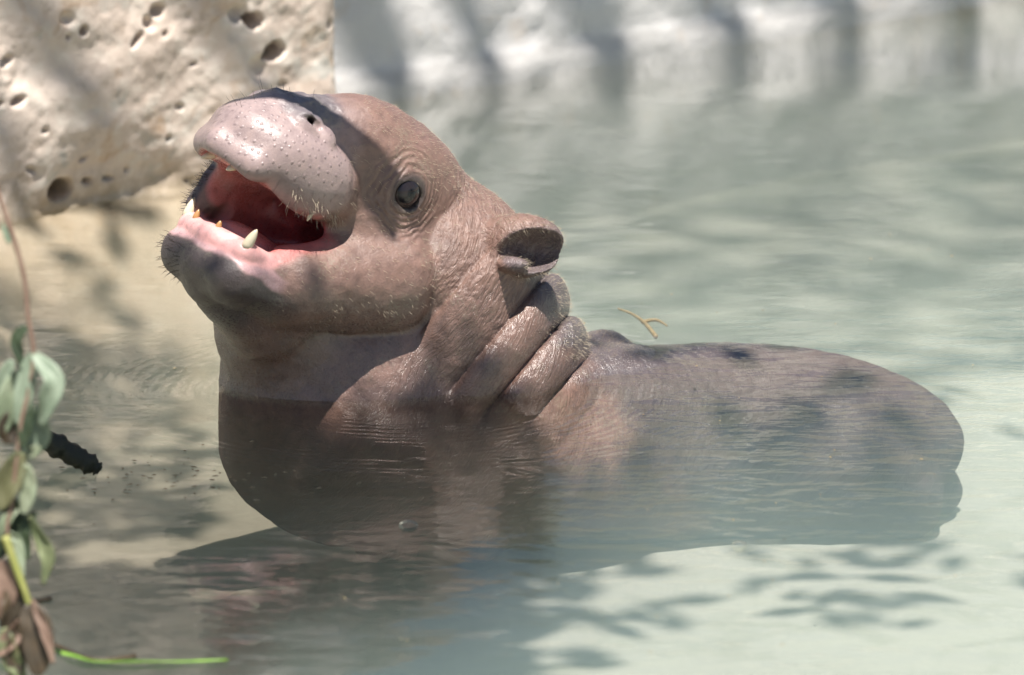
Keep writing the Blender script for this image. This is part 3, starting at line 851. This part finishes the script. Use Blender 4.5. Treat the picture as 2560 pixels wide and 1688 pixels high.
for (x1, y1, x2, y2, wd_) in [(895, 0, 985, 200, .036), (1150, 0, 1235, 215, .020), (1470, 0, 1560, 175, .032), (1785, 0, 1850, 120, .024),
                               (2065, 0, 2110, 60, .028), (2350, -40, 2410, 25, .028), (2640, -80, 2700, 0, .030), (2930, -80, 2990, 0, .030)]:
    P1, P2 = wallp(x1, y1), wallp(x2, y2)
    slat(upto(P1, P2, WALL_H + 0.03), upto(P1, P2, -0.02), 2.6, wd_)
for (x1, y1, x2, y2, wd_, z0) in [(110, 0, 370, 470, .017, 0.0), (505, 0, 640, 260, .015, 0.0), (-130, 0, 110, 560, .014, 0.0)]:
    P1, P2 = rockp(x1, y1), rockp(x2, y2)
    slat(upto(P1, P2, 0.46), upto(P1, P2, z0 - 0.01), 2.2, wd_)
hs = 0.62
slat(img(685, 212, -400), img(938, 425, -300), hs, 0.0145, 0.03, 0.015)  # added slat, throws the dark band across the nose bridge
for q in (-1.0, 1.6):
    V, F = box((q - 0.03, -0.93, FLOOR - 0.02), (q + 0.03, -0.87, 1.75)); mesh_obj('post', V, F, M_wood, lat, smooth=False)
V, F = box((-1.03, -0.92, 1.752), (1.63, -0.88, 1.80)); mesh_obj('rail', V, F, M_wood, lat, smooth=False)


# ------------------------------------------------------------------ unseen leaves and trunk added over the pool to shade the water
def inside(P, poly):
    x, y = P; r = False
    for i in range(len(poly)):
        (x1, y1), (x2, y2) = poly[i], poly[i - 1]
        if (y1 > y) != (y2 > y) and x < (x2 - x1) * (y - y1) / (y2 - y1) + x1: r = not r
    return r
zones = [([(870, 285), (2900, -30), (2900, 520), (1500, 640), (1000, 560)], 0.0, 0.62, 60), ([(-250, 1040), (500, 1045), (900, 1046), (1330, 1010), (1350, 1370), (560, 1385), (-250, 1400)], -0.015, 1.0, 15),
         ([(-250, 1420), (620, 1420), (1000, 1425), (1250, 1500), (1100, 1580), (620, 1590), (540, 1800), (-250, 1900)], -0.03, 0.9, 60), ([(1100, 1640), (2900, 1560), (2900, 1900), (900, 1900)], -0.03, 0.15, 60),
         ([(-250, 560), (350, 520), (430, 900), (400, 1030), (-250, 1030)], 0.0, 0.4, 60), ([(1500, 860), (2100, 880), (2450, 1050), (2300, 1250), (1400, 1300), (1350, 1050)], -0.02, 0.34, -900), ([(-250, 960), (420, 960), (560, 1100), (560, 1300), (-250, 1320)], -0.11, 0.82, 40), ([(1900, 620), (2900, 560), (2900, 1300), (2500, 1300), (2450, 900)], 0.0, 0.2, 40)]
step_ = 0.019
cand = []
for poly, zt, cov, clear in zones:
    W4 = np.array([on_water(x, y, zt) for x, y in poly])[:, :2]
    lo, hi = W4.min(0), W4.max(0)
    for gx_ in np.arange(lo[0], hi[0], step_):
        for gy_ in np.arange(lo[1], hi[1], step_):
            q = np.array([gx_, gy_]) + rng.uniform(-0.5, 0.5, 2) * step_
            if inside(q, [tuple(v) for v in W4]) and rng.random() < cov ** 1.5:
                cand.append((q[0], q[1], zt, clear, cov))
cand = np.array(cand)
zs = np.linspace(0.012, 0.24, 14)
pts = cand[:, None, :3] * np.array([1, 1, 0]) + SUN[None, None] * ((zs[None, :, None] - cand[:, None, 2:3]) / SUN[2]) + np.array([0, 0, 1]) * cand[:, None, 2:3]
rel = pts.reshape(-1, 3) - CEN
fp = np.stack([rel @ RIGHT / PX + 1280, rel @ FWD / PX, rel @ UPV / PX - 844], -1).astype(np.float32)
dm = hippo_sdf(fp).reshape(len(cand), -1).min(1)
cand = cand[dm > cand[:, 3] + 45]
gq = on_water(470, 1652)
cand = cand[~((np.abs(cand[:, 0] - gq[0]) < 0.06) & (np.abs(cand[:, 1] - gq[1]) < 0.035))]
# keep the hanging branch in the sun
yy = cand[:, 1] + SUN[1] / SUN[2] * 0.12
cand = cand[~((cand[:, 0] < img(170, 1200, -2500)[0]) & (yy > img(0, 1200, -2500)[1] - 0.12) & (yy < img(0, 1200, -2500)[1] + 0.12))]
tree = empty('shade_foliage', (2.6, -1.2, FLOOR - 0.03))
tag(tree, 'unseen leaves and trunk added to shade the water', 'tree')
V = []; F = []
ctr = []
for (x_, y_, zt, _c, cv_) in cand:
    H = rng.uniform(4.5, 5.5) if cv_ == 0.62 else rng.uniform(1.5, 2.2)
    c_ = np.array([x_, y_, zt]) + SUN * ((H - zt) / SUN[2]); ctr.append(c_)
    a_ = rng.uniform(0, 2 * math.pi); d_ = np.array([math.cos(a_), math.sin(a_), rng.uniform(-0.3, 0.3)]); n_ = np.array([-d_[1], d_[0], rng.uniform(-0.3, 0.3)])
    L = rng.uniform(0.017, 0.026) * (2.0 if cv_ > 0.88 else 1.25 if cv_ == 0.62 else 1.15); b_ = len(V)
    V += [c_ - d_ * L, c_ + n_ * L * 0.45 - d_ * L * 0.2, c_ + d_ * L, c_ - n_ * L * 0.45 - d_ * L * 0.2, c_ + np.array([0, 0, -0.003])]
    F += [(b_, b_ + 1, b_ + 4), (b_ + 1, b_ + 2, b_ + 4), (b_ + 2, b_ + 3, b_ + 4), (b_ + 3, b_, b_ + 4)]
M_shade_leaf = flat_mat('shade_leaf', (0.05, 0.09, 0.025), (0.09, 0.14, 0.05), 20, 0.5)
tag(mesh_obj('crown', V, F, M_shade_leaf, tree, smooth=False), kind='stuff')
V, F = tube(spline([(2.6, -1.2, FLOOR - 0.05), (2.55, -1.25, 0.8), (2.3, -1.3, 1.6), (1.7, -1.35, 2.3), (0.9, -1.3, 2.5)], 24), np.linspace(0.14, 0.04, 24), 12)
mesh_obj('trunk', V, F, M_wood, tree)

# ------------------------------------------------------------------ hanging branch at the left
def leaf_mat(name, c1, c2, spots=0.0):
    t = NT(name); v = t.coord(); n = t.noise(v, 70, 5, 0.6); n2 = t.noise(v, 28, 3)
    c = t.mix(t.ramp(n, [(0.3, 0.0), (0.7, 1.0)]), c1, c2)
    if spots: c = t.mix(t.math('MULTIPLY', t.ramp(n2, [(0.52, 0.0), (0.60, 1.0)]), spots), c, (0.10, 0.06, 0.025))
    p = t.principled(Base_Color=c, Roughness=0.5, Normal=t.bump(n, 0.3, 0.001))
    tl = t.node('ShaderNodeBsdfTranslucent'); t.set(tl.inputs['Color'], c)
    mx = t.node('ShaderNodeMixShader', {0: 0.25, 1: p.outputs[0], 2: tl.outputs[0]})
    t.l.new(mx.outputs[0], t.out.inputs['Surface'])
    return t.m
LM = {'mid': leaf_mat('grey_green_leaf', (0.22, 0.29, 0.20), (0.36, 0.43, 0.32)), 'pale': leaf_mat('pale_green_leaf', (0.30, 0.38, 0.24), (0.42, 0.48, 0.34), 0.3),
      'dark': leaf_mat('dark_green_leaf', (0.035, 0.055, 0.03), (0.07, 0.10, 0.05)), 'dry': leaf_mat('dry_brown_leaf', (0.05, 0.04, 0.028), (0.13, 0.10, 0.065), 0.5),
      'olive': leaf_mat('olive_leaf', (0.16, 0.20, 0.09), (0.30, 0.33, 0.18), 0.5), 'bright': leaf_mat('bright_grass', (0.16, 0.33, 0.04), (0.28, 0.48, 0.08)),
      'pink': leaf_mat('pinkish_brown_leaf', (0.24, 0.15, 0.11), (0.36, 0.25, 0.19)), 'yellow': leaf_mat('yellow_green_stem', (0.30, 0.34, 0.08), (0.46, 0.46, 0.16), 0.2)}
def leaf(pts, width, mat, parent, twist=0.0, name='leaf', curl=0.35, face=None, tipw=0.04):
    path = spline(pts, 18); n = len(path)
    tan = np.gradient(path, axis=0); tan /= np.linalg.norm(tan, axis=1)[:, None]
    view = np.array([0.0, -1.0, 0.15]) if face is None else np.array(face, float)
    V = []; F = []; ncr = 6
    for i in range(n):
        f = i / (n - 1)
        wdt = width * (math.sin(math.pi * min(1, f * 0.92 + 0.06)) ** 0.75 + tipw) / 2
        ang = twist * (f - 0.5) * 2 + 0.25 * math.sin(5 * f + width * 1e5)
        sd_ = np.cross(tan[i], view); sd_ /= np.linalg.norm(sd_)
        up = np.cross(sd_, tan[i])
        s2 = sd_ * math.cos(ang) + up * math.sin(ang); u2 = up * math.cos(ang) - sd_ * math.sin(ang)
        for k in range(ncr + 1):
            x = (k / ncr) * 2 - 1
            V.append(path[i] + s2 * x * wdt + u2 * (abs(x) ** 1.3) * wdt * curl + u2 * 0.0004 * math.sin(17 * f + 3 * x))
    for i in range(n - 1):
        for k in range(ncr):
            a_ = i * (ncr + 1) + k
            F.append((a_, a_ + 1, a_ + ncr + 2, a_ + ncr + 1))
    o = mesh_obj(name, V, F, mat, parent)
    so = o.modifiers.new('thickness', 'SOLIDIFY'); so.thickness = 0.00035
    return o
PD = -2500
def pp(*pts, d=PD): return [img(x, y, d + (e[0] if e else 0)) for (x, y, *e) in pts]
U = PX * (1 + PD * PX / DIST)
branch = empty('hanging_branch', tuple(img(0, 480, PD)))
tag(branch, 'wilting willow-like branch with drooping grey green leaves hanging at the pool edge', 'branch')
V, F = tube(spline(pp((-40, 380), (2, 500), (32, 590), (60, 690), (70, 790), (84, 880), (74, 970), (52, 1060), (42, 1140), (30, 1260), (18, 1330), (45, 1430), (75, 1510), (115, 1620)), 60), np.linspace(7, 5, 60) * U, 6)
mesh_obj('stem', V, F, LM['pink'], branch)
V, F = tube(spline(pp((12, 1340, -20), (40, 1420, -20), (66, 1490, -20), (80, 1540, -20)), 14), np.linspace(11, 8, 14) * U, 7)
mesh_obj('stem', V, F, LM['yellow'], branch)
for pts, w_, mt, tw in [
    ([(72, 815), (42, 850), (56, 925)], 26, 'dark', 0.8), ([(86, 880), (66, 960), (44, 1065)], 52, 'mid', 0.3), ([(84, 885, -30), (132, 945, -60), (122, 1000, -60), (102, 1065, -40)], 56, 'mid', -0.5),
    ([(66, 920, 30), (22, 1000, 40), (0, 1095, 60)], 62, 'pale', 0.2), ([(82, 1010), (66, 1060), (52, 1120)], 30, 'dark', 0.3), ([(104, 1020, 30), (92, 1085, 30), (58, 1150, 20)], 70, 'mid', 0.5),
    ([(62, 1030, 60), (30, 1065, 60), (20, 1110, 60)], 60, 'dry', 0.2), ([(50, 1130), (18, 1215), (-6, 1275)], 58, 'olive', -0.4), ([(66, 1160), (72, 1225), (58, 1285)], 42, 'pale', 0.3),
    ([(46, 1275), (12, 1305), (-8, 1355)], 30, 'pale', 0.9), ([(74, 1290), (106, 1350), (118, 1400), (106, 1462)], 34, 'olive', 0.7), ([(22, 1330), (46, 1362), (58, 1450)], 24, 'pale', 0.8),
    ([(8, 1400), (18, 1470), (-4, 1550)], 48, 'pink', 0.3), ([(42, 1430), (36, 1510), (4, 1570)], 52, 'dry', 0.5), ([(72, 1510, -30), (98, 1590, -40), (92, 1690, -40)], 72, 'dry', 0.25),
    ([(80, 1500, -50), (112, 1580, -60), (134, 1660, -60)], 20, 'pink', 0.3), ([(60, 1545), (26, 1600), (-8, 1640)], 40, 'pink', -0.6), ([(20, 1240, 40), (30, 1300, 40), (-5, 1400, 40)], 46, 'dark', 0.3),
    ([(30, 900, 60), (6, 960, 60), (-14, 1060, 60)], 40, 'mid', 0.2), ([(6, 560), (18, 590), (24, 610)], 16, 'mid', 0.3), ([(60, 1100, 20), (74, 1130, 20), (100, 1115, 20)], 34, 'pale', 0.4),
    ([(90, 1280, 20), (60, 1330, 20), (70, 1400, 20)], 30, 'dark', 0.4), ([(40, 1560), (46, 1620), (30, 1700)], 50, 'dry', 0.3), ([(10, 1570), (28, 1640), (60, 1700)], 44, 'olive', 0.3)]:
    leaf(pp(*pts), w_ * U * (0.95 if mt in ('mid', 'pale') else 1.15), LM[mt], branch, tw)

# ------------------------------------------------------------------ stick, grass, floating bits
M_bark = flat_mat('wet_mossy_bark', (0.012, 0.015, 0.008), (0.030, 0.032, 0.016), 90, 0.6, 0.8, 0.004)
e0 = on_water(236, 1168); dst = np.dot(e0 - CAMP, FWD) - DIST
dd_ = dst / PX
path = spline([img(-60, 1010, dd_ - 60), img(20, 1055, dd_ - 40), img(100, 1092, dd_ - 20), img(170, 1130, dd_), img(232, 1165, dd_), img(250, 1177, dd_)], 40)
rr_ = np.array([34, 33, 31, 28, 23, 12]); rr_ = np.interp(np.linspace(0, 5, 40), range(6), rr_) * PX * 0.92
rr_ = rr_ * (1 + 0.12 * np.sin(np.arange(40) * 1.3) + 0.08 * rng.normal(size=40))
V, F = tube(path, rr_, 12)
stick = mesh_obj('stick', V, F, M_bark)
tag(stick, 'dark mossy stick slanting down into the water behind the hanging branch', 'stick')

M_strawm = flat_mat('wet_straw', (0.24, 0.18, 0.09), (0.36, 0.28, 0.15), 80, 0.5)
def wp(*pts, z=0.002): return [on_water(x, y, z) for (x, y) in pts]
gb = leaf(wp((120, 1618), (180, 1640), (250, 1654), (400, 1654), (570, 1650), z=0.0015), 0.0042, LM['bright'], None, 0.1, 'grass_blade', 0.15, (0, 0, 1.0))
tag(gb, 'bright green grass blade floating flat on the water', 'grass blade')
gb2 = leaf(wp((60, 1690), (40, 1660), (10, 1640), (-30, 1630), z=0.003), 0.006, LM['bright'], None, 0.1, 'grass_blade', 0.15, (0, 0, 1.0))
tag(gb2, 'bright green grass tuft end under the drooping branch', 'grass blade')
V, F = tube(spline(wp((110, 1600), (160, 1622), (240, 1650), (340, 1640), z=0.0006), 20), 0.0012, 6)
tag(mesh_obj('reed_stalk', V, F, LM['dry']), 'brown bent reed stalk lying on the water beside the grass blade', 'reed')
V, F = tube(spline(wp((10, 1516), (60, 1508), (128, 1496), z=0.0006), 12), 0.0014, 6)
tag(mesh_obj('reed_stalk', V, F, LM['dry']), 'short straight brown reed stalk floating behind the hanging leaves', 'reed')
tw = empty('twig', tuple(on_water(1600, 800)))
tag(tw, 'small forked straw coloured twig floating behind the neck', 'twig')
V, F = tube(spline(wp((1545, 772), (1580, 785), (1612, 808), (1640, 842), z=-0.004), 20), np.linspace(0.5, 1.3, 20) * 5 * PX, 6); mesh_obj('shoot', V, F, M_strawm, tw)
V, F = tube(spline(wp((1606, 806), (1640, 800), (1668, 815), z=-0.004), 12), np.linspace(1.2, 0.5, 12) * 5 * PX, 6); mesh_obj('shoot', V, F, M_strawm, tw)
# specks nobody could count
parts = []
for k in range(150):
    if k < 70: x, y = rng.normal(420, 170), rng.normal(1195, 32)
    else: x, y = rng.uniform(100, 2560), rng.uniform(560, 1688)
    c = on_water(x, y, 0.0006); L = rng.uniform(0.0006, 0.0022) * (1.4 if k < 70 else 0.8); a_ = rng.uniform(0, math.pi)
    d_ = np.array([math.cos(a_), math.sin(a_), 0]); n_ = np.array([-d_[1], d_[0], 0]) * rng.uniform(0.25, 0.6)
    up = np.array([0, 0, 0.0005])
    parts.append(([c - d_ * L, c + n_ * L, c + d_ * L, c - n_ * L, c + up], [(0, 4, 1), (1, 4, 2), (2, 4, 3), (3, 4, 0), (0, 1, 2, 3)]))
V, F = join(parts)
tag(mesh_obj('floating_specks', V, F, M_strawm, smooth=False), 'tiny straw and dirt specks drifting on the water', 'debris', kind='stuff')
# bubbles
def film_mat():
    t = NT('bubble_film')
    fr = t.node('ShaderNodeFresnel', {'IOR': 1.45}); gl = t.node('ShaderNodeBsdfGlossy', {'Roughness': 0.02})
    tr = t.node('ShaderNodeBsdfTransparent')
    mx = t.node('ShaderNodeMixShader', {0: fr.outputs[0], 1: tr.outputs[0], 2: gl.outputs[0]})
    t.l.new(mx.outputs[0], t.out.inputs['Surface']); return t.m
M_film = film_mat()
def dome(c, r, h):
    V = []; F = []; nu = 20; nv = 6
    for j in range(nv + 1):
        a_ = (math.pi / 2) * j / nv
        for i in range(nu):
            b_ = 2 * math.pi * i / nu
            V.append((c[0] + r * math.cos(a_) * math.cos(b_), c[1] + r * math.cos(a_) * math.sin(b_), c[2] + h * math.sin(a_)))
    for j in range(nv):
        for i in range(nu):
            F.append((j * nu + i, j * nu + (i + 1) % nu, (j + 1) * nu + (i + 1) % nu, (j + 1) * nu + i))
    return V, F
for x, y, r_, lb in [(1021, 1314, 0.0055, 'clear bubble floating in front of the hippo chest'), (1848, 1364, 0.0045, 'clear bubble floating beside the hippo flank')]:
    V, F = dome(on_water(x, y, 0.0003), r_, r_ * 0.55)
    tag(mesh_obj('bubble', V, F, M_film), lb, 'bubble')
